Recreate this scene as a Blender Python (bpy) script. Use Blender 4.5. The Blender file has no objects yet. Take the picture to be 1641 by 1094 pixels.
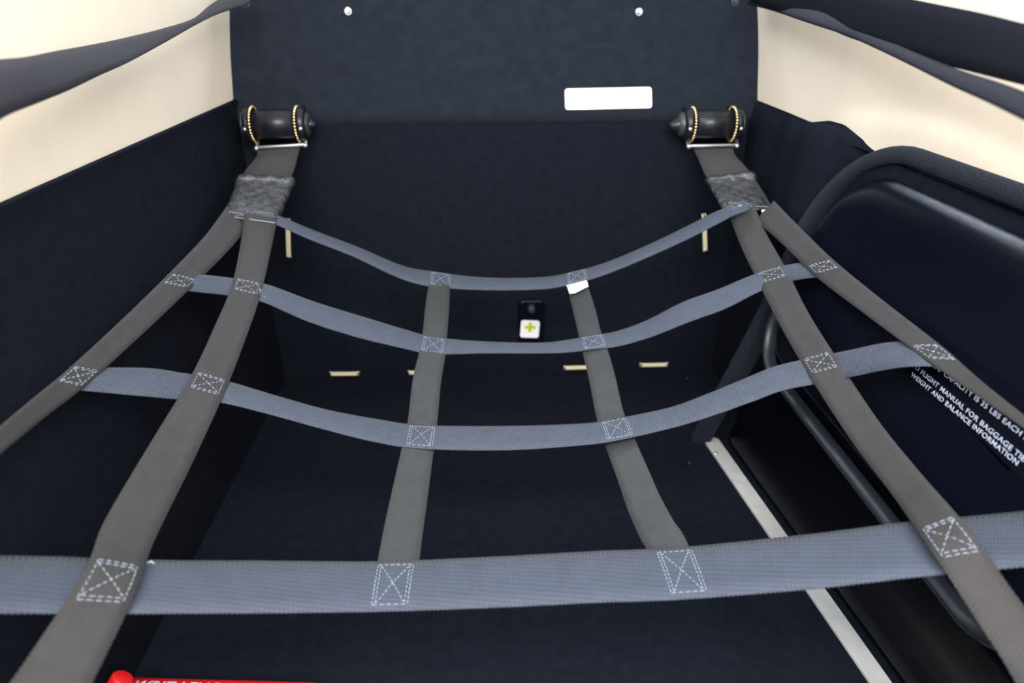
import bpy, bmesh, math, random
from mathutils import Vector, Matrix
random.seed(7)
C = bpy.context.scene.collection
# ------------------------------------------------------------------ camera
PITCH, YAW, FPX, CH = math.radians(27), math.radians(2.8), 1094.0, 0.83
FW = Vector((math.sin(YAW)*math.cos(PITCH), math.cos(YAW)*math.cos(PITCH), -math.sin(PITCH)))
RT = Vector((math.cos(YAW), -math.sin(YAW), 0))
UP = RT.cross(FW)
EYE = Vector((0, 0, CH))
cd = bpy.data.cameras.new('camera'); cam = bpy.data.objects.new('camera', cd); C.objects.link(cam)
cam.location = EYE
cam.rotation_euler = Matrix((RT, UP, -FW)).transposed().to_euler()
cd.sensor_width = 36; cd.lens = 24.0; cd.clip_start = 0.02
cd.dof.use_dof = True; cd.dof.focus_distance = 0.93; cd.dof.aperture_fstop = 3.4
bpy.context.scene.camera = cam
# ------------------------------------------------------------------ light
w = bpy.data.worlds.new('world'); bpy.context.scene.world = w; w.use_nodes = True
bg = w.node_tree.nodes['Background']; bg.inputs[0].default_value = (0.80, 0.89, 1.0, 1); bg.inputs[1].default_value = 1.1

def area(name, loc, target, sx, sy, power, col):
    l = bpy.data.lights.new(name, 'AREA'); l.shape = 'RECTANGLE'; l.size = sx; l.size_y = sy
    l.energy = power; l.color = col
    o = bpy.data.objects.new(name, l); C.objects.link(o); o.location = loc
    o.rotation_euler = (Vector(target)-Vector(loc)).to_track_quat('-Z', 'Y').to_euler()
    return o
area('door_daylight', (0.0, -0.40, 1.45), (0.0, 1.2, 0.55), 1.3, 0.6, 42, (1.0, 0.95, 0.88))
area('side_daylight', (-0.9, 0.30, 1.75), (0.45, 0.8, 0.4), 0.5, 0.5, 9, (0.75, 0.86, 1.0))
area('shoulder_highlight_strip', (0.3, 2.35, 1.95), (0.35, 0.8, 0.4), 1.3, 0.12, 16, (0.78, 0.88, 1.0))  # added strip lamp, out of view, to draw the lid shoulder highlight
vs = bpy.context.scene.view_settings
vs.view_transform = 'Standard'; vs.look = 'None'; vs.gamma = 1; vs.use_curve_mapping = False; vs.exposure = 0.5

# ------------------------------------------------------------------ helpers
def ray(px, py): return FW + RT*((px-820.5)/FPX) + UP*((547-py)/FPX)
def onY(px, py, y): d = ray(px, py); return EYE + d*(y/d.y)
def onX(px, py, x): d = ray(px, py); return EYE + d*(x/d.x)
def onZ(px, py, z=0.0): d = ray(px, py); return EYE + d*((z-CH)/d.z)

def mat(name, col, rough=0.7, metal=0.0, noise=None, bump=None, spec=0.5, sheen=0.0, coords='Object'):
    m = bpy.data.materials.new(name); m.use_nodes = True
    nt = m.node_tree; b = nt.nodes['Principled BSDF']
    b.inputs['Base Color'].default_value = (*col, 1); b.inputs['Roughness'].default_value = rough
    b.inputs['Metallic'].default_value = metal; b.inputs['Specular IOR Level'].default_value = spec
    b.inputs['Sheen Weight'].default_value = sheen
    tc = nt.nodes.new('ShaderNodeTexCoord')
    if noise:
        sc, amt, det = noise
        n = nt.nodes.new('ShaderNodeTexNoise'); n.inputs['Scale'].default_value = sc; n.inputs['Detail'].default_value = det
        nt.links.new(tc.outputs[coords], n.inputs['Vector'])
        r = nt.nodes.new('ShaderNodeValToRGB')
        r.color_ramp.elements[0].position = 0.3; r.color_ramp.elements[1].position = 0.7
        r.color_ramp.elements[0].color = (*[c*(1-amt) for c in col], 1)
        r.color_ramp.elements[1].color = (*[min(1, c*(1+amt)) for c in col], 1)
        nt.links.new(n.outputs['Fac'], r.inputs[0]); nt.links.new(r.outputs[0], b.inputs['Base Color'])
    if bump:
        sc, st, dist = bump
        n = nt.nodes.new('ShaderNodeTexNoise'); n.inputs['Scale'].default_value = sc; n.inputs['Detail'].default_value = 3
        nt.links.new(tc.outputs[coords], n.inputs['Vector'])
        bp = nt.nodes.new('ShaderNodeBump'); bp.inputs['Strength'].default_value = st; bp.inputs['Distance'].default_value = dist
        nt.links.new(n.outputs['Fac'], bp.inputs['Height']); nt.links.new(bp.outputs[0], b.inputs['Normal'])
    return m

def webbing(name, col, rough, ku, kv, amt, sheen=0.3):
    """woven strap: ribs run where ku*u + kv*v is constant (u across, v along, in metres)"""
    m = mat(name, col, rough, sheen=sheen); nt = m.node_tree; b = nt.nodes['Principled BSDF']
    b.inputs['Sheen Roughness'].default_value = 0.5
    uv = nt.nodes.new('ShaderNodeUVMap'); uv.uv_map = 'UVMap'
    dot = nt.nodes.new('ShaderNodeVectorMath'); dot.operation = 'DOT_PRODUCT'
    dot.inputs[1].default_value = (ku, kv, 0)
    nt.links.new(uv.outputs[0], dot.inputs[0])
    s = nt.nodes.new('ShaderNodeMath'); s.operation = 'SINE'; nt.links.new(dot.outputs['Value'], s.inputs[0])
    dot2 = nt.nodes.new('ShaderNodeVectorMath'); dot2.operation = 'DOT_PRODUCT'
    dot2.inputs[1].default_value = (kv*0.55, -ku*0.55, 0)
    nt.links.new(uv.outputs[0], dot2.inputs[0])
    s2 = nt.nodes.new('ShaderNodeMath'); s2.operation = 'SINE'; nt.links.new(dot2.outputs['Value'], s2.inputs[0])
    mx = nt.nodes.new('ShaderNodeMath'); mx.operation = 'MULTIPLY_ADD'; nt.links.new(s2.outputs[0], mx.inputs[0])
    mx.inputs[1].default_value = 0.4; nt.links.new(s.outputs[0], mx.inputs[2])
    n = nt.nodes.new('ShaderNodeTexNoise'); n.inputs['Scale'].default_value = 45; n.inputs['Detail'].default_value = 4
    nt.links.new(uv.outputs[0], n.inputs['Vector'])
    ad = nt.nodes.new('ShaderNodeMath'); ad.operation = 'MULTIPLY_ADD'; nt.links.new(n.outputs['Fac'], ad.inputs[0])
    ad.inputs[1].default_value = 1.3; nt.links.new(mx.outputs[0], ad.inputs[2])
    mr = nt.nodes.new('ShaderNodeMapRange'); nt.links.new(ad.outputs[0], mr.inputs[0])
    mr.inputs[1].default_value = -0.6; mr.inputs[2].default_value = 1.9
    r = nt.nodes.new('ShaderNodeValToRGB')
    r.color_ramp.elements[0].color = (*[c*(1-amt) for c in col], 1)
    r.color_ramp.elements[1].color = (*[c*(1+amt) for c in col], 1)
    nt.links.new(mr.outputs[0], r.inputs[0]); nt.links.new(r.outputs[0], b.inputs['Base Color'])
    bp = nt.nodes.new('ShaderNodeBump'); bp.inputs['Strength'].default_value = 0.5; bp.inputs['Distance'].default_value = 0.0004
    nt.links.new(mx.outputs[0], bp.inputs['Height']); nt.links.new(bp.outputs[0], b.inputs['Normal'])
    return m

M = {}
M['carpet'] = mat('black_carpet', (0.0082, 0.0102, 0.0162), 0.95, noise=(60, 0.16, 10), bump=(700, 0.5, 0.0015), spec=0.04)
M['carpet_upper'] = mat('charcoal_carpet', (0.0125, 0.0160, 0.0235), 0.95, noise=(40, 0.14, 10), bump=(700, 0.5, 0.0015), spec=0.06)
M['carpet_rim'] = mat('black_carpet_rim', (0.011, 0.015, 0.024), 0.9, noise=(500, 0.6, 6), bump=(500, 1.0, 0.003), spec=0.2, sheen=0.03)
M['beige'] = mat('beige_leather', (0.80, 0.70, 0.565), 0.62, noise=(9, 0.035, 5), bump=(160, 0.12, 0.001), spec=0.3)
M['plastic'] = mat('black_plastic', (0.0030, 0.0040, 0.0085), 0.17, bump=(1300, 0.4, 0.0004), spec=0.34)
M['plastic_body'] = mat('black_plastic_body', (0.0020, 0.0025, 0.0045), 0.22, bump=(1000, 0.25, 0.0003), spec=0.03)
M['plastic_edge'] = mat('black_plastic_edge', (0.02, 0.023, 0.03), 0.33, bump=(900, 0.4, 0.0006), spec=0.6)
M['web_long'] = webbing('warm_lit_webbing', (0.0315, 0.0295, 0.030), 0.7, 3100, 900, 0.6, 0.03)  # net webbing with the warmer light on the long straps tinted in
M['web_mid'] = webbing('green_grey_webbing', (0.033, 0.036, 0.038), 0.7, 2700, 900, 0.58, 0.03)
M['web_cross'] = webbing('sky_lit_webbing', (0.044, 0.055, 0.082), 0.7, 300, 2700, 0.45, 0.05)  # same net webbing, bluish skylight on the cross straps tinted into the colour
M['belt'] = webbing('charcoal_webbing', (0.019, 0.018, 0.025), 0.65, 400, 3000, 0.2, 0.02)
M['belt_dark'] = webbing('black_webbing', (0.0048, 0.0055, 0.010), 0.85, 400, 3400, 0.12, 0.0)
M['belt_mid'] = webbing('dark_webbing', (0.0075, 0.0075, 0.015), 0.6, 400, 3400, 0.15, 0.0)
M['thread'] = mat('white_thread', (0.30, 0.34, 0.42), 0.7)
M['grey_thread'] = mat('grey_thread', (0.22, 0.26, 0.30), 0.6)
M['pad'] = mat('black_sewn_pad', (0.035, 0.036, 0.042), 0.38, noise=(90, 0.6, 5), bump=(110, 0.9, 0.004), spec=0.6)
M['drum'] = mat('black_satin_drum', (0.009, 0.010, 0.015), 0.34, spec=0.35)
M['capm'] = mat('dark_grey_cap', (0.05, 0.05, 0.055), 0.4, metal=0.3)
M['gold'] = mat('gold_plating', (0.95, 0.72, 0.36), 0.28, metal=1.0)
M['brass'] = mat('pale_brass', (1.0, 0.88, 0.56), 0.5, metal=0.1)
M['chrome'] = mat('polished_steel', (0.80, 0.84, 0.90), 0.25, metal=0.9)
M['steel'] = mat('brushed_aluminium', (0.78, 0.77, 0.75), 0.40, metal=0.35, noise=(40, 0.08, 6))
M['white'] = mat('white_label', (0.95, 0.95, 0.95), 0.5)
M['letter'] = mat('white_print', (0.50, 0.55, 0.68), 0.5)
M['green'] = mat('yellow_green_print', (0.55, 0.62, 0.02), 0.5)
M['red'] = mat('red_paint', (0.75, 0.012, 0.012), 0.32)
M['film'] = mat('clear_dark_film', (0.0032, 0.004, 0.0085), 0.2, spec=0.34)

def mesh_obj(name, verts, faces, m, parent=None, smooth=True, uvs=None):
    me = bpy.data.meshes.new(name); me.from_pydata([tuple(v) for v in verts], [], faces)
    if uvs:
        l = me.uv_layers.new(name='UVMap')
        for p in me.polygons:
            for li in p.loop_indices: l.data[li].uv = uvs[me.loops[li].vertex_index]
    for p in me.polygons: p.use_smooth = smooth
    me.materials.append(m)
    o = bpy.data.objects.new(name, me); C.objects.link(o)
    if parent: o.parent = parent
    return o
def bm_obj(name, bm, m, parent=None, smooth=False):
    bmesh.ops.recalc_face_normals(bm, faces=bm.faces)
    me = bpy.data.meshes.new(name); bm.to_mesh(me); bm.free()
    for p in me.polygons: p.use_smooth = smooth
    me.materials.append(m)
    o = bpy.data.objects.new(name, me); C.objects.link(o)
    if parent: o.parent = parent
    return o
def tag(o, label, cat, group=None):
    o['label'] = label; o['category'] = cat
    if group: o['group'] = group
    return o
def struct(o): o['kind'] = 'structure'; return o
def thing(name, loc, label, cat, group=None):
    o = bpy.data.objects.new(name, None); C.objects.link(o); o.location = loc; o.empty_display_size = 0.02
    return tag(o, label, cat, group)
def place(root):
    """children are built in world coordinates; make them keep it under the moved empty"""
    for ch in root.children:
        ch.matrix_parent_inverse = Matrix.Translation(-root.location)
def cyl(bm, a, b, r1, r2=None, n=20, bev=0.0):
    a = Vector(a); b = Vector(b); r2 = r1 if r2 is None else r2
    d = (b-a); L = d.length; d.normalize()
    q = d.to_track_quat('Z', 'Y').to_matrix()
    prof = [(0, r1), (L, r2)]
    if bev: prof = [(0, r1-bev), (bev*0.3, r1-bev*0.3), (bev, r1), (L-bev, r2), (L-bev*0.3, r2-bev*0.3), (L, r2-bev)]
    rings = []
    for z, r in prof:
        rings.append([bm.verts.new(a + q @ Vector((r*math.cos(t), r*math.sin(t), z))) for t in [2*math.pi*k/n for k in range(n)]])
    for i in range(len(rings)-1):
        for k in range(n): bm.faces.new((rings[i][k], rings[i][(k+1) % n], rings[i+1][(k+1) % n], rings[i+1][k]))
    bm.faces.new(rings[0][::-1]); bm.faces.new(rings[-1])
def ball(bm, c, r, sc=(1, 1, 1), u=10, v=6):
    bmesh.ops.create_uvsphere(bm, u_segments=u, v_segments=v, radius=r,
                              matrix=Matrix.Translation(c) @ Matrix.Diagonal((*sc, 1)))
def tube(bm, pts, r, n=8):
    pts = [Vector(p) for p in pts]; rings = []
    ref = Vector((0.13, 0.21, 0.97))
    for i, p in enumerate(pts):
        t = (pts[min(i+1, len(pts)-1)] - pts[max(i-1, 0)]).normalized()
        a = t.cross(ref).normalized(); b = t.cross(a)
        rings.append([bm.verts.new(p + a*r*math.cos(2*math.pi*k/n) + b*r*math.sin(2*math.pi*k/n)) for k in range(n)])
    for i in range(len(rings)-1):
        for k in range(n): bm.faces.new((rings[i][k], rings[i][(k+1) % n], rings[i+1][(k+1) % n], rings[i+1][k]))
    bm.faces.new(rings[0][::-1]); bm.faces.new(rings[-1])
def slab(bm, pts, nrm, th, bev=0.0):
    """extruded polygon: pts counter-clockwise on the front face, body goes back along -nrm"""
    nrm = Vector(nrm).normalized(); c = sum((Vector(p) for p in pts), Vector())/len(pts)
    def ring(off, ins): return [bm.verts.new(Vector(p) + (c-Vector(p)).normalized()*ins + nrm*off) for p in pts]
    rs = [ring(-th, 0), ring(-bev, 0), ring(0, bev)] if bev else [ring(-th, 0), ring(0, 0)]
    n = len(pts)
    for i in range(len(rs)-1):
        for k in range(n): bm.faces.new((rs[i][k], rs[i][(k+1) % n], rs[i+1][(k+1) % n], rs[i+1][k]))
    bm.faces.new(rs[-1]); bm.faces.new(rs[0][::-1])
def rrect(wd, ht, r, n=5):
    out = []
    for cx, cy, a0 in ((wd/2-r, ht/2-r, 0), (-wd/2+r, ht/2-r, 90), (-wd/2+r, -ht/2+r, 180), (wd/2-r, -ht/2+r, 270)):
        for k in range(n+1):
            a = math.radians(a0 + 90*k/n); out.append((cx+r*math.cos(a), cy+r*math.sin(a)))
    return out
def grid(name, fn, nu, nv, m, parent=None, flip=False):
    vs_ = []; fs = []
    for i in range(nu+1):
        for j in range(nv+1): vs_.append(fn(i/nu, j/nv))
    for i in range(nu):
        for j in range(nv):
            a = i*(nv+1)+j; f = (a, a+1, a+nv+2, a+nv+1); fs.append(f[::-1] if flip else f)
    return mesh_obj(name, vs_, fs, m, parent)
def lerp_table(t, xs):
    if t <= xs[0][0]: return xs[0][1]
    for (a, va), (b, vb) in zip(xs, xs[1:]):
        if t <= b:
            k = (t-a)/(b-a); k2 = k*k*(3-2*k)*0.5 + k*0.5
            return va + (vb-va)*k2
    return xs[-1][1]
def text_mesh(name, body, size, origin, xdir, ydir, m, parent=None, shear=0.0, width=None, extrude=0.0002, bold=0.0):
    cu = bpy.data.curves.new(name, 'FONT'); cu.body = body; cu.size = size; cu.shear = shear; cu.extrude = extrude
    cu.offset = bold; cu.space_character = 1.08; cu.resolution_u = 3
    tmp = bpy.data.objects.new(name+'_src', cu); C.objects.link(tmp)
    bpy.context.view_layer.update()
    me = bpy.data.meshes.new_from_object(tmp.evaluated_get(bpy.context.evaluated_depsgraph_get()))
    bpy.data.objects.remove(tmp)
    xs = [v.co.x for v in me.vertices]; sx = 1.0
    if width: sx = width/(max(xs)-min(xs))
    xd = Vector(xdir).normalized(); yd = Vector(ydir).normalized(); zd = xd.cross(yd).normalized()
    for v in me.vertices:
        v.co = Vector(origin) + xd*(v.co.x-min(xs))*sx + yd*v.co.y + zd*v.co.z
    me.materials.clear(); me.materials.append(m); me.name = name
    o = bpy.data.objects.new(name, me); C.objects.link(o)
    if parent: o.parent = parent
    return o

# ------------------------------------------------------------------ the compartment
XL, XR, YB = -0.481, 0.566, 1.45
ZS = 0.640                     # sill between carpet and beige trim
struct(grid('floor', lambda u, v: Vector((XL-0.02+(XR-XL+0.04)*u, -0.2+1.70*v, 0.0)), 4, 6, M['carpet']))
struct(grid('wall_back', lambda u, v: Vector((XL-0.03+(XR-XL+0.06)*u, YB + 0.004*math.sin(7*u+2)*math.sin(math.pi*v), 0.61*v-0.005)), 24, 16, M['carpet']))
PS = 0.46
def upper(u, v):
    z = 0.594 + 0.53*v
    wob = 0.004*math.sin(v*14+1)
    x = XL-0.008 + (XR-XL+0.024)*u
    y = YB - 0.010 + PS*(z-0.6) + (wob if u < .02 or u > .98 else 0)
    if v < 0.015: y += 0.012
    return Vector((x, y, z))
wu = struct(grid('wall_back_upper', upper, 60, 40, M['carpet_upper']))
# left wall: carpet below the sill, beige trim above
def lw(u, v):
    z = ZS*v; y = 1.47 - 1.65*u
    return Vector((XL - 0.004*math.sin(3*y)*(1-v) + (0.004 if v > .97 else 0), y, z))
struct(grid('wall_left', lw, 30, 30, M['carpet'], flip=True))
struct(grid('trim_1', lambda u, v: Vector((XL-0.006, 1.80-1.98*u, ZS-0.02+0.53*v)), 20, 10, M['beige'], flip=True))
bm = bmesh.new(); tube(bm, [(XL-0.001, 1.455-1.6*k/20, ZS-0.002) for k in range(21)], 0.0045, 8)
struct(bm_obj('trim_2', bm, M['carpet'], smooth=True))
# right wall: the carpet liner's top edge bulges up where it meets the stowage box
sil = sorted([(p.y, p.z) for p in (onX(x, y, XR+0.002) for x, y in
      ((1205, 158), (1250, 176), (1290, 193), (1318, 190), (1345, 196), (1375, 214), (1405, 233), (1440, 235), (1500, 250), (1570, 280), (1641, 312)))])
sil = [(-0.3, sil[0][1])] + sil + [(1.6, sil[-1][1])]
def topz(y):
    for (a, va), (b, vb) in zip(sil, sil[1:]):
        if a <= y <= b: return va + (vb-va)*(y-a)/(b-a)
    return sil[-1][1]
def rw(u, v):
    y = 1.47 - 1.65*u; tz = topz(y)
    if v > 0.97: return Vector((XR+0.014, y, tz-0.003))
    z = tz*v/0.97
    bulge = 0.028*math.exp(-((y-1.13)/0.07)**2)*max(0, min(1, (z-0.25)/0.25))
    fold = 0.006*math.sin(40*(y+0.35*z))*math.exp(-((y-1.22)/0.12)**2)*max(0, min(1, (z-0.35)/0.2))
    r = 0.012*max(0, (v-0.90)/0.07)**2
    return Vector((XR - bulge - fold + r, y, z))
struct(grid('wall_right', rw, 110, 50, M['carpet']))
ridge = sorted([(p.y, p.z) for p in (onX(x, y, XR+0.012) for x, y in ((1300, 190), (1370, 188), (1430, 186), (1500, 200), (1570, 228), (1641, 268)))])
def rt_(u, v):
    y = 1.80 - 1.98*u; z = 0.58 + 0.55*v
    rz = ridge[0][1] if y < ridge[0][0] else (ridge[-1][1] if y > ridge[-1][0] else lerp_table(y, ridge))
    k = 1/(1+math.exp((z-rz)/0.006)); fade = max(0, min(1, (1.15-y)/0.12))
    return Vector((XR+0.014 - 0.007*k*fade, y, z))
struct(grid('trim_3', rt_, 60, 70, M['beige']))

# white placard on the upper back wall
wy = lambda z: YB-0.010+PS*(z-0.6)-0.0015
def onUpper(px, py):
    p = onY(px, py, YB)
    for _ in range(6): p = onY(px, py, wy(p.z))
    return p
c = [onUpper(x, y) for x, y in ((905, 176), (1044, 173), (1045, 139), (906, 142))]
ex = (c[1]-c[0]).normalized(); ey = (c[3]-c[0]); ey = (ey - ex*ey.dot(ex)).normalized(); ctr = sum(c, Vector())/4
bm = bmesh.new(); W_, H_ = (c[1]-c[0]).length, (c[3]-c[0]).length
slab(bm, [ctr+ex*a+ey*b for a, b in rrect(W_, H_, 0.006)], ex.cross(ey), 0.0015)
tag(bm_obj('placard', bm, M['white']), 'blank white rounded rectangular placard on the black upper back wall', 'placard')
# bolts
def bolt(name, px, py, r, label, n=(0, -1, 0), cat='screw'):
    p = onUpper(px, py); bm = bmesh.new()
    cyl(bm, p+Vector((0, 0.001, 0)), p+Vector((0, -0.002, 0)), r*1.35, n=16, bev=0.0006)
    cyl(bm, p+Vector((0, -0.002, 0)), p+Vector((0, -0.006, 0)), r, r*0.8, n=6, bev=0.001)
    ring = bmesh.new()
    o = bm_obj(name, bm, M['chrome']); ring.free()
    return tag(o, label, cat)
bolt('screw', 558, 18, 0.0055, 'small shiny screw at the top of the back wall, left of centre')
bolt('screw', 1024, 19, 0.0055, 'small shiny screw at the top of the back wall, above the white placard')
bolt('anchor_bolt', 393, 4, 0.0075, 'dark metal anchor bolt where the left belt meets the back wall', cat='bolt').data.materials[0] = M['capm']
bolt('anchor_bolt', 1178, 3, 0.0060, 'dark metal anchor bolt beside the right belts at the back wall', cat='bolt').data.materials[0] = M['capm']

# ------------------------------------------------------------------ stowage box on the right
LX = lambda z: 0.44+0.2*z
def lidp(y, z, out=0.0): return Vector((LX(z)-out*0.98, y, z+out*0.196))
box = thing('stowage_box', (0.54, 0.7, 0.0), 'large black moulded plastic stowage box with rounded lid along the right wall', 'box')
lv = [0, .004, .009, .015, .022, .03, .05, .08, .13, .18, .22, .25, .30, .36, .42, .48, .54, .585, .612, .622]
def sect(z, y):
    xb = 0.503 + (1.16-y)/0.57*0.053
    if z <= .03:
        k = z/.03; return xb - 0.012*math.sin(k*math.pi/2)
    a = xb-0.012; b = LX(max(z, .25))+0.016
    k = max(0, min(1, (z-.08)/.17)); x = a + (b-a)*k
    if z > .585: x += (z-.585)*0.9
    return x
vs_ = []; cols = None
for z in lv:
    ye = 1.165 - 0.10*min(1, z/.34)
    row = [(XR-.001, ye+.005)]
    R = 0.05
    for k in range(7):
        a = math.pi/2*k/6
        yy = ye - R + R*math.cos(a); xx = sect(z, yy) + R - R*math.sin(a); row.append((xx, yy))
    for k in range(1, 25): yy = ye - R - (ye-R+0.1)*k/24; row.append((sect(z, yy), yy))
    cols = len(row)
    for x, y in row: vs_.append((x, y, z))
for x, y in row: vs_.append((XR-.001, y, .625))
nr = len(lv)+1
fs = [(i*cols+j, i*cols+j+1, (i+1)*cols+j+1, (i+1)*cols+j) for i in range(nr-1) for j in range(cols-1)]
mesh_obj('body', vs_, fs, M['plastic_body'], box)
def outline(y0, y1, z0, z1, rfb, rft, rnt=.10, rnb=.08, n=16):
    """rounded rectangle in (y,z): y1 = far, y0 = near; starts near-bottom, goes far, up, back"""
    pts = []
    for cy, cz, a0, r in ((y1-rfb, z0+rfb, -90, rfb), (y1-rft, z1-rft, 0, rft), (y0+rnt, z1-rnt, 90, rnt), (y0+rnb, z0+rnb, 180, rnb)):
        for k in range(n+1):
            a = math.radians(a0+90*k/n); pts.append((cy+r*math.cos(a), cz+r*math.sin(a)))
    return pts
def ring_loft(name, specs, m, parent, cap=True):
    """specs: list of (inset, out) from the outer edge inwards"""
    vs_ = []; n = None
    for ins, out in specs:
        o = outline(.40+ins, 1.062-ins, .245+ins, .622-ins, max(.01, .085-ins), max(.01, .175-ins))
        n = len(o)
        if cap:
            i2 = ins-.017; o2 = outline(.40+i2, 1.062-i2, .245+i2, .622-i2, max(.01, .085-i2), max(.01, .175-i2))
            g = [max(0, min(1, (z-.36)/.14)) for y, z in o]
            o = [(y+(b-y)*k, z+(d-z)*k) for (y, z), (b, d), k in zip(o, o2, g)]
        for y, z in o: vs_.append(lidp(y, z, out if cap else out*max(0, min(1, (.46-z)/.12)) - .02*(1-max(0, min(1, (.46-z)/.12)))))
    fs = []
    for i in range(len(specs)-1):
        for k in range(n): fs.append((i*n+k, i*n+(k+1) % n, (i+1)*n+(k+1) % n, (i+1)*n+k))
    if cap:
        ib = (len(specs)-1)*n; cc = sum((vs_[ib+k] for k in range(n)), Vector())/n; vs_.append(cc)
        for k in range(n): fs.append((ib+k, ib+(k+1) % n, len(vs_)-1))
    return mesh_obj(name, vs_, fs, m, parent)
ring_loft('lip', [(0, -.018), (-.001, -.004), (.002, .004), (.006, .0065), (.010, .005), (.013, -.002), (.015, -.012)], M['plastic_edge'], box, cap=False)
ring_loft('lid', [(.014, -.018), (.022, -.017), (.027, -.014), (.031, -.009), (.035, -.003), (.040, .002), (.047, .0055), (.056, .007), (.075, .0065), (.12, .0045)], M['plastic'], box)
# placard on the lid
def on_lid(px, py, out=.0092):
    n = Vector((-0.98, 0, 0.196)); p0 = lidp(.7, .4, out); d = ray(px, py); return EYE + d*((p0-EYE).dot(n)/d.dot(n))
nl = Vector((-0.98, 0, 0.196)).normalized()
q = [on_lid(x, y, .0084) for x, y in ((1440, 572), (1640, 772), (1750, 712), (1455, 512))]
pl = thing('placard', q[0], 'clear rectangular placard with white capital lettering on the black box lid', 'placard')
bm = bmesh.new(); slab(bm, q, nl, 0.0008)
bm_obj('film', bm, M['film'], pl)
def lidtext(body, pa, pb, h):
    a = on_lid(*pa); b = on_lid(*pb); xd = (b-a); wd = xd.length; xd.normalize(); yd = nl.cross(xd)
    text_mesh('lettering', body, h/0.70, a, xd, yd, M['letter'], pl, width=wd, bold=0.00003)
lidtext('WEIGHT AND BALANCE INFORMATION', (1459, 602), (1629, 746), .0056)
lidtext('REFER TO FLIGHT MANUAL FOR BAGGAGE TIE', (1438, 567), (1640, 740), .0056)
lidtext('STRAP CAPACITY IS 35 LBS EACH MAX', (1484, 579), (1666, 724), .0056)
place(pl)
# carpet rim wrapped round the lid
path = []
o = outline(.1, 1.084, .20, .640, .05, .215)
for y, z in o[17:34]: path.append((y, z))
path = [(1.16, 0.0), (1.145, .08), (1.125, .16), (1.105, .25), (1.092, .34)] + path + [(.75-.1*k, .640) for k in range(0, 9)]
vs_ = []; n = 10
for i, (y, z) in enumerate(path):
    a = path[max(i-1, 0)]; b = path[min(i+1, len(path)-1)]
    ty, tz = b[0]-a[0], b[1]-a[1]; L = math.hypot(ty, tz) or 1
    ny, nz = tz/L, -ty/L
    wv = 0.0125 if z > .33 else 0.018
    for k in range(n+1):
        t = math.pi*k/n
        across = -wv*math.cos(t); outw = 0.013*math.sin(t)**0.8 - 0.006
        p = lidp(y+ny*across, z+nz*across, outw)
        if k == n: p.x += 0.012
        if k == 0: p.x += 0.02
        p.z = max(p.z, 0.0)
        vs_.append(p)
fs = [(i*(n+1)+k, i*(n+1)+k+1, (i+1)*(n+1)+k+1, (i+1)*(n+1)+k) for i in range(len(path)-1) for k in range(n)]
mesh_obj('carpet_rim', vs_, fs, M['carpet_rim'], box)
place(box)

# ------------------------------------------------------------------ floor strip
c = [onZ(x, y, .004) for x, y in ((1131, 709), (1395, 1094), (1430, 1094), (1152, 704))]
d0 = (c[1]-c[0]).normalized(); c[1] = c[1]+d0*.5; d1 = (c[2]-c[3]).normalized(); c[2] = c[2]+d1*.5
mid = (c[0]+c[3])/2; side = (c[3]-c[0]); hw = side.length/2; s_ = side.normalized(); f_ = -(d0+d1).normalized()
arc = [mid + s_*hw*math.cos(t) + f_*hw*0.8*math.sin(t) for t in [math.pi*k/8 for k in range(9)]]
fs_ = thing('floor_strip', (c[0].x, c[0].y, 0), 'bright metal strip with rounded end on the floor beside the black plastic box', 'strip')
bm = bmesh.new(); slab(bm, [c[1], c[2]] + arc, (0, 0, 1), .004, bev=.0008); bm_obj('plate', bm, M['steel'], fs_)
for px, py in ((1147, 726), (1478, 1140)):
    p = onZ(px, py, .004); bm = bmesh.new(); cyl(bm, p, p+Vector((0, 0, .0022)), .0042, .003, n=14, bev=.0008); bm_obj('screw_head', bm, M['chrome'], fs_, True)
place(fs_)
for (px, py), lab in (((1105, 742), 'tiny screw head in the floor carpet near the rounded end of the metal strip'), ((1101, 606), 'tiny dull screw head in the floor carpet near the right back corner')):
    p = onZ(px, py); bm = bmesh.new(); cyl(bm, p-Vector((0, 0, .001)), p+Vector((0, 0, .002)), .0035, .0028, n=12, bev=.0006)
    tag(bm_obj('screw', bm, M['capm']), lab, 'screw')

# ------------------------------------------------------------------ tie-down loops
def loop(a, b, label, group, m=M['brass']):
    """flat footman loop on the back wall from a to b (pixels)"""
    A = onY(*a, YB-.004); B = onY(*b, YB-.004); d = (B-A).normalized(); nrm = Vector((0, -1, 0)); s = d.cross(nrm)
    o = thing('tie_down_loop', (A+B)/2, label, 'tie-down loop', group); L = (B-A).length
    bm = bmesh.new(); prof = []
    pts = [(0, 0), (.0015, .003), (.004, .004), (.010, .0045), (L-.010, .0045), (L-.004, .004), (L-.0015, .003), (L, 0)]
    rows = []
    for t, h in pts:
        base = A + d*t + nrm*(h+.0015)
        rows.append([bm.verts.new(base + s*.0046 + nrm*.0008), bm.verts.new(base - s*.0046 + nrm*.0008), bm.verts.new(base - s*.0046 - nrm*.0012), bm.verts.new(base + s*.0046 - nrm*.0012)])
    for i in range(len(rows)-1):
        for k in range(4): bm.faces.new((rows[i][k], rows[i][(k+1) % 4], rows[i+1][(k+1) % 4], rows[i+1][k]))
    bm.faces.new(rows[0]); bm.faces.new(rows[-1][::-1])
    bm_obj('loop_bar', bm, m, o)
    for t in (.003, L-.003):
        p = A+d*t; bm = bmesh.new(); cyl(bm, p+nrm*.004, p+nrm*.0085, .0036, .0026, n=12, bev=.0007); bm_obj('screw_head', bm, M['chrome'], o, True)
    place(o)
loop((529, 597), (576, 596.5), 'gold tie-down loop at the base of the back wall, leftmost of the row of four', 'tie-down loops along the base of the back wall')
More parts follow.
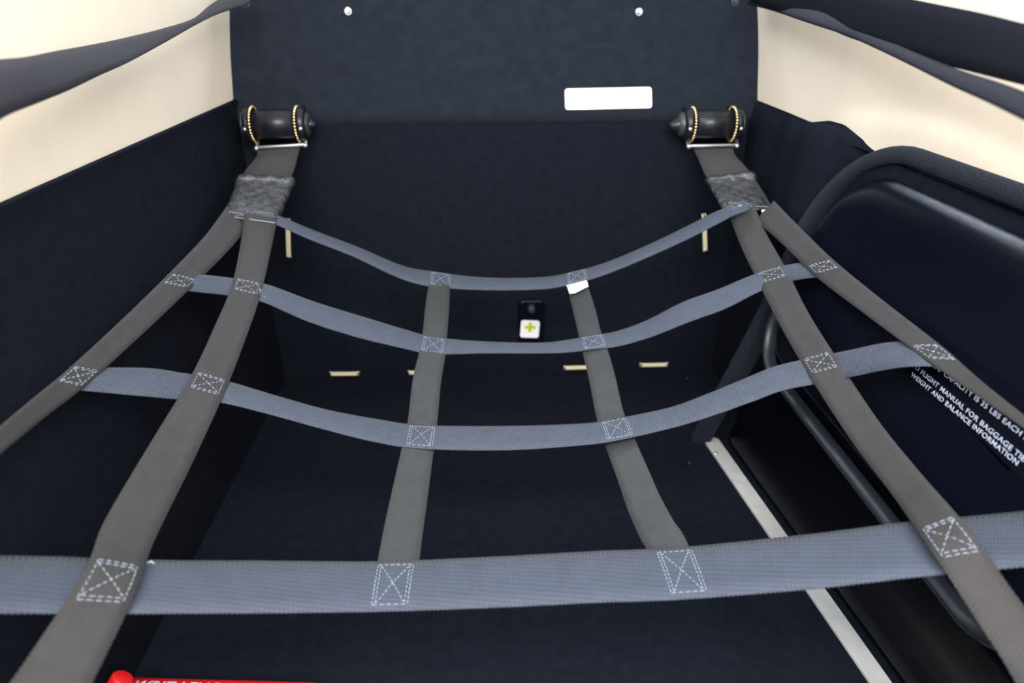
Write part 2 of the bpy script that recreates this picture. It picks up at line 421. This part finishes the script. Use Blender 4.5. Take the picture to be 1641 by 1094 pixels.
loop((654, 595), (700, 594), 'gold tie-down loop at the wall base, partly hidden behind the left hanging webbing strap', 'tie-down loops along the base of the back wall')
loop((903, 587.5), (950, 586), 'gold tie-down loop at the wall base, partly hidden behind the right hanging webbing strap', 'tie-down loops along the base of the back wall')
loop((1025, 583), (1070, 582), 'pinkish gold tie-down loop at the wall base, rightmost of the row of four', 'tie-down loops along the base of the back wall')
loop((462, 350), (464, 412), 'upright tie-down loop on the back wall below the left strap reel', 'upright tie-down loops on the back wall', M['brass'])
loop((1127, 342), (1129, 402), 'upright tie-down loop on the back wall below the right strap reel', 'upright tie-down loops on the back wall', M['brass'])

# ------------------------------------------------------------------ latch with white tag
p = onY(851, 515, YB)
lt = thing('wall_latch', p, 'small black latch with grey knob and a white tag marked with a yellow-green cross', 'latch')
bm = bmesh.new(); slab(bm, [Vector((p.x+a, YB-.012, p.z+b)) for a, b in rrect(.060, .115, .012)], (0, -1, 0), .012, bev=.003)
bm_obj('base_plate', bm, M['plastic'], lt)
k = onY(852, 496, YB-.02); bm = bmesh.new(); cyl(bm, k+Vector((0, .01, 0)), k+Vector((0, -.006, 0)), .010, .008, n=18, bev=.003); bm_obj('knob', bm, M['capm'], lt, True)
c = [onY(x, y, YB-.017) for x, y in ((833, 541), (863, 542), (866, 514), (835, 514))]
ex = (c[1]-c[0]).normalized(); ey = (c[3]-c[0]); ey = (ey-ex*ey.dot(ex)).normalized(); ct = sum(c, Vector())/4
bm = bmesh.new(); slab(bm, [ct+ex*a+ey*b for a, b in rrect((c[1]-c[0]).length, (c[3]-c[0]).length, .006)], ex.cross(ey), .004, bev=.0008)
tg = bm_obj('tag', bm, M['white'], lt)
bm = bmesh.new(); cc = ct + ex.cross(ey)*.0004 + ey*.006; a, b = .0038, .0125
slab(bm, [cc+ex*x+ey*y for x, y in ((a, b), (-a, b), (-a, -b), (a, -b))], ex.cross(ey), .0004)
slab(bm, [cc+ex*x+ey*y+ex.cross(ey)*.0001 for x, y in ((b, a), (-b, a), (-b, -a), (b, -a))], ex.cross(ey), .0004)
place(lt); bpy.context.view_layer.update()
cr = bm_obj('cross', bm, M['green'], tg)

# ------------------------------------------------------------------ strap reels
def reel(cpx, x0, x1, ch0, ch1, bar, inner, label, cov=1.0):
    """inner = +1 when the inboard end is on the right"""
    cy = 1.405; ctr = onY(cpx[0], cpx[1], cy); R = 0.0305
    A = onY(x0, cpx[1], cy).x; B = onY(x1, cpx[1], cy).x
    X = lambda px: onY(px, cpx[1], cy-R*0.7).x
    o = thing('strap_reel', (ctr.x, YB, ctr.z), label, 'strap reel')
    pt = lambda x, dy=0, dz=0: Vector((x, ctr.y+dy, ctr.z+dz))
    a, b = X(ch0), X(ch1)
    bm = bmesh.new(); cyl(bm, pt(a), pt(b), R*0.93, n=36); bm_obj('drum', bm, M['drum'], o, True)
    for x in (a, b):
        bm = bmesh.new()
        for k in range(34):
            t = 2*math.pi*k/34; ball(bm, pt(x, R*1.06*math.cos(t), R*1.06*math.sin(t)), .0030, u=8, v=6)
        bm_obj('bead_chain', bm, M['gold'], o, True)
    for x, s in ((a, -1), (b, 1)):
        e = pt(x+s*.004); inb = (s == inner)
        bm = bmesh.new(); cyl(bm, e, e+Vector((s*.012, 0, 0)), R*1.1, R*1.02, n=36, bev=.003); bm_obj('flange', bm, M['drum'], o, True)
        bm = bmesh.new(); cyl(bm, e+Vector((s*.012, 0, 0)), e+Vector((s*(.012+.012*cov if inb else .018), 0, 0)), R*0.82, R*0.7, n=30, bev=.004); bm_obj('end_cap', bm, M['capm'], o, True)
        bm = bmesh.new(); ball(bm, e+Vector((s*.006, -R*0.98, -.004)), .0045); bm_obj('bolt', bm, M['chrome'], o, True)
        if inb:
            bm = bmesh.new(); cyl(bm, e+Vector((s*.016, 0, 0)), e+Vector((s*(.018+.022*cov), 0, -.004)), R*0.68*cov, R*0.3*cov, n=30, bev=.003); bm_obj('spring_cover', bm, M['drum'], o, True)
        # bracket plate from the flange back to the wall
        bm = bmesh.new(); x2 = x+s*.006
        slab(bm, [Vector((x2, ctr.y+.002, ctr.z+.024)), Vector((x2, YB+.002, ctr.z+.030)), Vector((x2, YB+.002, ctr.z-.034)), Vector((x2, ctr.y-.004, ctr.z-.026))], (1, 0, 0), .004)
        bm_obj('bracket', bm, M['drum'], o)
    p0 = onY(*bar[0], cy-.012); p1 = onY(*bar[1], cy-.012); d = (p1-p0).normalized()
    bm = bmesh.new(); tube(bm, [p0+Vector((0, .022, .010)), p0+Vector((0, .008, .004)), p0, p0+d*.004, p1-d*.004, p1, p1+Vector((0, .006, .006)), p1+Vector((0, .022, .012))], .0040, 12)
    bm_obj('guide_bar', bm, M['chrome'], o, True)
    for q_ in (p0, p1):
        bm = bmesh.new(); ball(bm, q_+Vector((0, 0, -.001)), .0055); bm_obj('bar_end', bm, M['chrome'], o, True)
    place(o)
reel((440, 199), 385, 500, 402, 474, ((411, 237), (489, 232)), 1, 'black strap reel with gold bead chains, at the left of the back wall', .55)
reel((1142, 199), 1085, 1195, 1113, 1178, ((1104, 234), (1181, 233)), -1, 'black strap reel with gold bead chains, at the right of the back wall')

# ------------------------------------------------------------------ webbing
WID = 0.050
def cr_(p0, p1, p2, p3, t):
    return 0.5*((2*p1) + (p2-p0)*t + (2*p0-5*p1+4*p2-p3)*t*t + (3*p1-p0-3*p2+p3)*t*t*t)
class Strap:
    """a webbing strap through stations (px, py, seen width in px, y depth); resampled to even steps"""
    def __init__(s, st, lift=0.0, sign=1, wid=WID, step=0.0022, crease=0.0, th=0.0014):
        s.args = (lift, sign, wid, step, crease, th); s.st = st; s.setup(None)
    def setup(s, rhos):
        """rhos: [(station position, tilt ratio)] measured where another strap is sewn on, so both lie flat together"""
        st = s.st; lift, sign, wid, step, crease, th = s.args
        P = []; W = []; s.E = []; s.V = []
        n = len(st)
        cen = [onY(a[0], a[1], a[3]) for a in st]
        for i, a in enumerate(st):
            i0, i1 = max(i-1, 0), min(i+1, n-1)
            dx, dy = st[i1][0]-st[i0][0], st[i1][1]-st[i0][1]; L = math.hypot(dx, dy)
            nx, ny = -dy/L, dx/L                       # image normal (y down)
            if len(a) > 4:
                L = math.hypot(*a[4]); nx, ny = a[4][0]/L, a[4][1]/L
            if i == 0:
                if ny < 0: nx, ny = -nx, -ny
            elif nx*last[0] + ny*last[1] < 0: nx, ny = -nx, -ny
            last = (nx, ny)
            r = (cen[i]-EYE); depth = r.dot(FW); v = r.normalized()
            e = RT*nx - UP*ny
            e = (e - v*e.dot(v)).normalized()
            sw = a[2]*depth/FPX
            b = math.sqrt(max(0, wid*wid - sw*sw)); b = min(b, sw*1.6)*sign
            if rhos: b = sw*max(-2.3, min(2.3, lerp_table(i, rhos)))
            s.E.append(e); s.V.append(v)
            W.append(e*sw - v*b)
            P.append(cen[i] - v*lift)
        fineP = []; fineW = []
        for i in range(n-1):
            q = [max(i-1, 0), i, i+1, min(i+2, n-1)]
            m_ = 24
            for k in range(m_):
                fineP.append(cr_(*[P[j] for j in q], k/m_)); fineW.append(cr_(*[W[j] for j in q], k/m_))
        fineP.append(P[-1]); fineW.append(W[-1])
        d = [0]
        for i in range(1, len(fineP)): d.append(d[-1]+(fineP[i]-fineP[i-1]).length)
        s.len = d[-1]; N = max(4, int(s.len/step)); s.P = []; s.W = []; s.N = N
        j = 0
        for k in range(N+1):
            t = s.len*k/N
            while j < len(d)-2 and d[j+1] < t: j += 1
            f = (t-d[j])/max(1e-9, d[j+1]-d[j]); s.P.append(fineP[j].lerp(fineP[j+1], f)); s.W.append(fineW[j].lerp(fineW[j+1], f))
        s.T = [(s.P[min(k+1, N)]-s.P[max(k-1, 0)]).normalized() for k in range(N+1)]
        s.Nn = []
        for k in range(N+1):
            s.W[k] = s.W[k]
            nn = s.T[k].cross(s.W[k]).normalized()
            if nn.dot(EYE-s.P[k]) < 0: nn = -nn
            s.Nn.append(nn)
        for k in range(1, N+1):
            if s.Nn[k].dot(s.Nn[k-1]) < 0 : pass
        s.crease = crease; s.th = th
    def at(s, t, u, h=0.0):
        k = max(0, min(s.N-1e-6, t/s.len*s.N)); i = int(k); f = k-i
        P = s.P[i].lerp(s.P[i+1], f); W = s.W[i].lerp(s.W[i+1], f); n = s.Nn[i].lerp(s.Nn[i+1], f).normalized()
        return P + W*u + n*(h + s.crease*(0.5-abs(u)*1.0))
    def build(s, name, m, parent, wob=0.0):
        us = [-.5, -.25, 0, .25, .5]; vs_ = []; uvs = []; fs = []; nc = 10
        for k in range(s.N+1):
            t = s.len*k/s.N; sc = 0.008 if k % 2 else -0.008
            for top in (0, 1):
                uu = us if top == 0 else us[::-1]
                for u in uu:
                    ue = u*(1+sc*2) if abs(u) == .5 else u
                    vs_.append(s.at(t, ue, (s.th if top == 0 else 0.0))); uvs.append((u*WID, t))
        for k in range(s.N):
            for c_ in range(nc):
                a = k*nc+c_; b = k*nc+(c_+1) % nc
                fs.append((a, b, b+nc, a+nc))
        fs.append(tuple(range(nc))[::-1]); fs.append(tuple(range(s.N*nc, s.N*nc+nc)))
        o = mesh_obj(name, vs_, fs, m, parent, uvs=uvs); s.obj = o
        bm = bmesh.new(); bm.from_mesh(o.data); bmesh.ops.recalc_face_normals(bm, faces=bm.faces)
        bm.to_mesh(o.data); bm.free()
        return o
    def nearest(s, p):
        best = min(range(s.N+1), key=lambda k: (s.P[k]-p).length)
        return s.len*best/s.N, best

net = thing('cargo_net', (0.03, 1.2, 0.3), 'grey webbing cargo net sagging across the compartment with white box stitching at every crossing', 'cargo net')
L1 = Strap([(418, 346, 50, 1.185), (412, 385, 46, 1.13), (395, 463, 45, 1.0), (366, 540, 50, .88), (332, 618, 56, .765), (278, 720, 69, .655), (208, 850, 80, .52), (175, 935, 85, .442), (85, 1094, 108, .352), (30, 1180, 118, .31), (-40, 1340, 150, .24), (-130, 1560, 190, .17)], lift=.0052)
L2 = Strap([(382, 346, 44, 1.18), (345, 392, 40, 1.08), (285, 453, 38, .935), (205, 530, 37, .80), (120, 607, 36, .69), (60, 655, 34, .61), (0, 705, 33, .53), (-70, 765, 34, .45), (-200, 860, 46, .34), (-380, 1010, 60, .24)], lift=.0052)
R1 = Strap([(1189, 338, 40, 1.185), (1208, 385, 42, 1.11), (1238, 443, 46, 1.0), (1272, 510, 46, .88), (1317, 585, 49, .765), (1386, 690, 51, .65), (1450, 772, 54, .55), (1522, 865, 66, .443), (1590, 965, 70, .39), (1665, 1075, 80, .34), (1765, 1250, 110, .26), (1870, 1470, 150, .18)], lift=.0052)
R2 = Strap([(1226, 338, 40, 1.16), (1265, 375, 36, 1.05), (1322, 430, 36, .925), (1400, 492, 33, .79), (1500, 568, 30, .655), (1540, 600, 25, .61), (1580, 631, 20, .565), (1641, 677, 16, .51), (1700, 722, 14, .46), (1800, 802, 26, .38), (1960, 950, 44, .28)], lift=.0052)
C1 = Strap([(436, 350, 15, 1.19), (456, 358, 15, 1.185), (500, 377, 16, 1.19), (570, 404, 17, 1.195), (640, 435, 20, 1.2), (690, 447, 24, 1.2), (775, 455, 20, 1.2), (870, 454, 19, 1.2), (925, 444, 19, 1.2), (975, 429, 18, 1.2), (1040, 402, 18, 1.195), (1100, 374, 19, 1.19), (1145, 351, 19, 1.178), (1175, 338, 15, 1.163), (1200, 331, 12, 1.163)], crease=.006)
C2 = Strap([(270, 452, 24, .93), (325, 455, 28, .965), (370, 460, 28, .99), (395, 464, 28, 1.0), (430, 472, 29, 1.005), (500, 500, 33, 1.01), (573, 523, 34, 1.015), (646, 543, 30, 1.02), (695, 554, 27, 1.02), (775, 557, 19, 1.02), (866, 558, 17, 1.02), (910, 555, 20, 1.02), (950, 549, 22, 1.02), (990, 543, 24, 1.02), (1040, 527, 27, 1.015), (1100, 500, 33, 1.01), (1155, 480, 33, 1.005), (1205, 457, 29, 1.0), (1238, 445, 27, 1.0), (1280, 435, 26, .965), (1330, 431, 24, .925)], crease=.005)
C3 = Strap([(110, 606, 36, .69), (160, 609, 39, .71), (239, 613, 45, .735), (290, 619, 42, .755), (332, 623, 38, .765), (375, 632, 34, .77), (440, 650, 31, .775), (520, 672, 31, .78), (603, 690, 36, .785), (675, 700, 37, .79), (810, 702, 38, .79), (935, 696, 34, .79), (990, 688, 34, .79), (1077, 669, 32, .785), (1140, 648, 35, .78), (1200, 625, 38, .775), (1250, 606, 40, .77), (1317, 592, 42, .765), (1370, 581, 42, .73), (1425, 570, 42, .695), (1470, 568, 38, .67), (1508, 573, 30, .655)], crease=.005)
C4 = Strap([(-60, 934, 88, .42), (0, 935, 88, .43), (100, 936, 86, .445), (180, 938, 83, .455), (280, 939, 80, .465), (400, 939, 79, .48), (500, 939, 77, .49), (627, 938, 75, .50), (800, 931, 76, .50), (950, 923, 77, .50), (1092, 917, 78, .50), (1300, 898, 82, .475), (1450, 880, 84, .46), (1525, 873, 84, .455), (1641, 862, 84, .435), (1700, 855, 84, .43)], crease=.003)
M1 = Strap([(704, 446, 30, 1.2), (703, 468, 35, 1.16), (700, 500, 38, 1.1), (697, 535, 39, 1.045), (692, 571, 42, .99), (684, 611, 45, .925), (677, 677, 47, .825), (669, 723, 51, .755), (658, 785, 57, .67), (647, 847, 62, .595), (639, 897, 65, .54), (627, 965, 66, .475)], lift=-.0035)
M2 = Strap([(924, 444, 28, 1.2), (927, 464, 32, 1.165), (937, 500, 35, 1.1), (946, 538, 36, 1.04), (956, 571, 40, .99), (966, 611, 42, .925), (978, 666, 44, .84), (996, 715, 48, .765), (1016, 765, 52, .70), (1032, 806, 56, .65), (1052, 847, 60, .60), (1070, 877, 63, .565), (1097, 945, 62, .49)], lift=-.0035)
net.location.z = 0.3
def flatten(plan):
    new = []
    for A, crosses in plan:
        rh = []
        for i, B in crosses:
            p = onY(*A.st[i][:2], A.st[i][3]); _, ka = A.nearest(p); _, kb = B.nearest(p)
            TA = A.T[ka]; TB = B.T[kb]; w_ = TB - TA*TB.dot(TA)
            den = w_.dot(A.E[i])
            if abs(den) < 1e-3: continue
            rh.append((i, -w_.dot(A.V[i])/den))
        new.append((A, rh))
    for A, rh in new: A.setup(sorted(rh))
flatten([(L1, [(2, C2), (4, C3), (7, C4)]), (L2, [(2, C2), (4, C3)]), (R1, [(2, C2), (4, C3), (7, C4)]), (R2, [(2, C2), (4, C3)]),
         (C1, [(5, M1), (8, M2)]), (C2, [(0, L2), (3, L1), (8, M1), (12, M2), (18, R1), (20, R2)]),
         (C3, [(0, L2), (4, L1), (9, M1), (12, M2), (17, R1), (21, R2)]), (C4, [(3, L1), (7, M1), (10, M2), (13, R1)]),
         (M1, [(0, C1), (3, C2), (6, C3), (11, C4)]), (M2, [(0, C1), (3, C2), (6, C3), (12, C4)])])
for s_, nm, mm in ((L1, 'side_strap', 'web_long'), (L2, 'side_strap', 'web_long'), (R1, 'side_strap', 'web_long'), (R2, 'side_strap', 'web_long'),
                   (C1, 'cross_strap', 'web_cross'), (C2, 'cross_strap', 'web_cross'), (C3, 'cross_strap', 'web_cross'), (C4, 'cross_strap', 'web_cross'),
                   (M1, 'hanging_strap', 'web_mid'), (M2, 'hanging_strap', 'web_mid')):
    s_.build(nm, M[mm], net)
place(net); bpy.context.view_layer.update()

def sub(name, bm, m, par, smooth=True):
    o = bm_obj(name, bm, m, par, smooth); return o
def boxstitch(S, O, px, py, ybase, hl=.0175, hu=.36, r=.00055, jitter=.0008, dash=.0042, gap=.0016):
    """box-and-cross stitching on strap S where strap O crosses it"""
    p = onY(px, py, ybase); t0, k = S.nearest(p)
    _, ko = O.nearest(p); U = O.T[ko]; T = S.T[k]; Wn = S.W[k]; wl = Wn.length; Wn = Wn/wl
    Wp = (Wn - T*Wn.dot(T)).normalized()
    sh = U.dot(T)/ (U.dot(Wp) or 1); sh = max(-1.1, min(1.1, sh))
    base_sh = -Wn.dot(T)/max(.3, Wn.dot(Wp))
    def pt(a, b):  # a along -1..1, b across -1..1
        u = b*hu; dw = u*wl
        return S.at(t0 + a*hl + dw*(sh+base_sh)*(1.3 if S is L1 and O is C4 else 0.9), u, S.th + .0003)
    bm = bmesh.new()
    def line(a0, b0, a1, b1):
        L = (pt(a1, b1)-pt(a0, b0)).length; n = max(2, int(L/(dash+gap)))
        for i in range(n):
            f0 = i/n + .02*random.random(); f1 = (i+dash/(dash+gap))/n
            q0 = pt(a0+(a1-a0)*f0, b0+(b1-b0)*f0); q1 = pt(a0+(a1-a0)*f1, b0+(b1-b0)*f1)
            j = Vector([random.uniform(-1, 1)*jitter*.35 for _ in range(3)])
            tube(bm, [q0+j, (q0+q1)/2+j*0.5+S.Nn[k]*.0004, q1-j], r, 5)
    line(-1, -1, -1, 1); line(-.82, -.95, -.82, .95); line(1, -1, 1, 1); line(.82, -.95, .82, .95)
    line(-1, -1, 1, -1); line(-1, 1, 1, 1); line(-.8, -.95, .8, .95); line(-.8, .95, .8, -.95)
    sub('box_stitch', bm, M['thread'], S.obj)
for S, O, x, y, yb, hl in ((L1, C2, 395, 463, 1.0, .014), (L1, C3, 332, 619, .765, .015), (L1, C4, 178, 934, .442, .023),
                       (L2, C2, 287, 453, .935, .014), (L2, C3, 121, 606, .69, .017),
                       (R1, C2, 1239, 443, 1.0, .014), (R1, C3, 1317, 585, .765, .015), (R1, C4, 1524, 866, .443, .020),
                       (R2, C2, 1322, 431, .925, .013), (R2, C3, 1500, 569, .655, .017)):
    boxstitch(S, O, x, y, yb, hl, r=.00042)
for S, O, x, y, yb in ((C2, M1, 694, 553, 1.02), (C3, M1, 675, 699, .79), (C4, M1, 629, 936, .50), (C1, M1, 705, 449, 1.2),
                       (C2, M2, 951, 549, 1.02), (C3, M2, 990, 688, .79), (C4, M2, 1092, 915, .50), (C1, M2, 925, 444, 1.2)):
    boxstitch(S, O, x, y, yb, .0175, hu=.40, r=.00042)
# loose thread ends
for S, px, py, yb, pts in ((L1, 416, 462, .998, [(0, 0), (2, 5), (-1, 9), (4, 12), (9, 13)]), (L1, 236, 902, .46, [(0, 0), (6, -3), (12, 1)]), (R1, 1345, 589, .76, [(0, 0), (5, 1), (11, 2)]), (L2, 92, 610, .69, [(0, 0), (-4, 5), (-2, 10)])):
    bm = bmesh.new(); tube(bm, [onY(px+a, py+b, yb-.004) for a, b in pts], .0007, 6); sub('loose_thread', bm, M['thread'], S.obj)
# white sewn label at the top of the right hanging strap
t0, k = M2.nearest(onY(926, 459, 1.17)); bm = bmesh.new()
g = [onY(x, y, yy) for x, y, yy in ((908, 457, 1.165), (913, 470.5, 1.145), (921, 469.5, 1.145), (930, 465, 1.15), (943, 458.5, 1.16), (940, 449, 1.175))]
slab(bm, g, (EYE-g[0]).normalized(), .0012)
sub('sewn_label', bm, M['white'], M2.obj, False)

# junction pads and feed straps up to the reels
def pad(st_feed, st_pad, lab):
    F = Strap(st_feed, lift=.001, wid=.07); F.build('feed_strap', M['web_long'], net); F.obj.matrix_parent_inverse = Matrix.Translation(-net.location)
    Pd = Strap(st_pad, lift=.006, wid=.09, step=.003, th=.004)
    nm = 'sewn_pad'; vs_ = []; fs = []; nu = 14
    for k in range(Pd.N+1):
        t = Pd.len*k/Pd.N
        ridge_ = .005*math.exp(-((t-.010)/.006)**2) + .003*math.exp(-((t-Pd.len+.008)/.004)**2)
        for i in range(nu+1):
            u = -.5+i/nu
            h = .003 + ridge_ + .0016*math.sin(u*19+t*60)*math.sin(t*190) + random.uniform(-.0004, .0004)
            if i in (0, nu): h = -.002
            vs_.append(Pd.at(t, u*(1+.05*math.exp(-((t-.010)/.008)**2)), h))
    for k in range(Pd.N):
        for i in range(nu): a = k*(nu+1)+i; fs.append((a, a+1, a+nu+2, a+nu+1))
    o = mesh_obj(nm, vs_, fs, M['pad'], net); o.matrix_parent_inverse = Matrix.Translation(-net.location)
    sm = o.modifiers.new('solid', 'SOLIDIFY'); sm.thickness = .002; sm.offset = -1
    Pd.obj = o
    bm = bmesh.new()
    for tt, u0, u1, r in ((Pd.len-.004, -.48, .40, .0011), (Pd.len-.012, -.1, .40, .0007), (Pd.len-.017, .0, .38, .0006), (.016, -.45, .45, .0007)):
        n_ = int((u1-u0)*22)
        for i in range(n_):
            a = u0+(u1-u0)*i/n_; b = a+(u1-u0)/n_*.7
            tube(bm, [Pd.at(tt+random.uniform(-.001, .001), a, .0075), Pd.at(tt, b, .0075)], r, 5)
    sub('bar_stitch', bm, M['grey_thread'], o)['kind'] = 'stuff'
    return Pd
pad([(446, 240, 66, 1.385, (1, -.06)), (445, 250, 62, 1.36, (1, -.02)), (432, 275, 72, 1.32, (1, .03)), (414, 310, 74, 1.255, (1, .06)), (405, 335, 76, 1.215, (1, .1))],
    [(428, 284, 86, 1.30, (1, .05)), (420, 305, 84, 1.265, (1, .07)), (410, 330, 82, 1.22, (1, .1)), (401, 352, 84, 1.18, (1, .12))], 'left')
pad([(1143, 239, 60, 1.385, (1, -.02)), (1149, 253, 58, 1.355, (1, -.05)), (1164, 276, 66, 1.315, (1, -.1)), (1186, 312, 72, 1.25, (1, -.04)), (1197, 333, 74, 1.21, (1, 0))],
    [(1169, 280, 77, 1.305, (1, -.12)), (1179, 302, 72, 1.265, (1, -.06)), (1190, 322, 73, 1.22, (1, 0)), (1200, 338, 77, 1.185, (1, .03))], 'right')
g = [onY(x, y, 1.17) for x, y in ((1220, 340), (1237, 338), (1236, 334.5), (1221, 336))]
bm = bmesh.new(); slab(bm, g, (EYE-g[0]).normalized(), .001); o = bm_obj('reflective_tab', bm, M['white'], net); o.matrix_parent_inverse = Matrix.Translation(-net.location)
bm = bmesh.new(); tube(bm, [onY(1175+i*3, 333-i*.6+2*math.sin(i*1.3), 1.165) for i in range(9)], .0014, 6); sub('bar_stitch', bm, M['grey_thread'], C1.obj)
bm = bmesh.new(); tube(bm, [onY(361+i*8, 346+i*1.1, 1.165) for i in range(11)], .0011, 6); sub('bar_stitch', bm, M['grey_thread'], L2.obj)

# ------------------------------------------------------------------ belts across the beige trim
M['belt'].node_tree.nodes['Principled BSDF'].inputs['Specular IOR Level'].default_value = 0.25
M['belt_mid'].node_tree.nodes['Principled BSDF'].inputs['Specular IOR Level'].default_value = 0.2
M['belt_dark'].node_tree.nodes['Principled BSDF'].inputs['Specular IOR Level'].default_value = 0.08
def belt(name, st, m, label, cr=.004, wid=.05):
    S = Strap(st, wid=wid, crease=cr); o = S.build(name, m, None); return tag(o, label, 'belt')
belt('shoulder_belt', [(-420, 275, 150, .30), (-220, 215, 118, .38), (-60, 165, 92, .50), (0, 140, 80, .58), (50, 128, 68, .66), (100, 113, 58, .74), (150, 97, 45, .84), (200, 81, 34, .94), (260, 58, 19, 1.06), (310, 36, 9, 1.17), (340, 17, 15, 1.27), (365, 5, 20, 1.36), (398, -4, 18, 1.435)], M['belt'], 'dark grey twisted belt hanging across the beige trim on the left')
belt('shoulder_belt', [(1195, -30, 40, 1.43), (1250, -14, 52, 1.25), (1320, 4, 62, 1.08), (1380, 24, 70, .92), (1475, 48, 79, .75), (1560, 67, 84, .64), (1641, 87, 86, .565), (1720, 104, 90, .50), (1880, 140, 112, .38), (2080, 180, 140, .29)], M['belt_dark'], 'wide black belt crossing the beige trim at the upper right', wid=.055)
belt('shoulder_belt', [(1200, -3, 18, 1.425), (1240, 6, 20, 1.28), (1300, 25, 22, 1.10), (1360, 46, 20, .95), (1410, 70, 17, .83), (1461, 94, 18, .73), (1530, 125, 24, .63), (1590, 148, 31, .56), (1641, 170, 36, .51), (1720, 206, 42, .45), (1860, 276, 56, .34), (2060, 376, 76, .25)], M['belt_mid'], 'narrow twisted black belt just below the wide black belt at upper right', wid=.045)

# ------------------------------------------------------------------ red cylinder at the near edge
r_ = .028; dn = -UP
A = EYE + ray(212, 1087)*.86 + dn*r_; B = EYE + ray(505, 1095)*.86 + dn*r_
ax = (B-A).normalized(); off = -(min(A.z, B.z)-r_)
A.z += off; B.z += off
rc = thing('red_cylinder', ((A+B)/2).to_tuple()[:2] + (0,), 'bright red cylinder with white lettering lying on the floor at the near edge', 'cylinder')
bm = bmesh.new(); cyl(bm, A-ax*.01, B, r_, n=48, bev=.003); bm_obj('tube', bm, M['red'], rc, True)
h0 = EYE + ray(197, 1084)*.83; hd = (dn*1.0 - RT*.55).normalized()
bm = bmesh.new(); cyl(bm, h0, h0+hd*.045, .0128, .0145, n=28, bev=.0016); bm_obj('handle', bm, M['red'], rc, True)
nrm = (-ray(300, 1090)*.14+UP).normalized()
org = A + ax*.006 + nrm*(r_+.0018) - (nrm.cross(ax))*.0135
text_mesh('lettering', 'WRIT LENG ITEM', .019, org, ax, nrm.cross(ax), M['letter'], rc, shear=.25, bold=.0004)
place(rc)
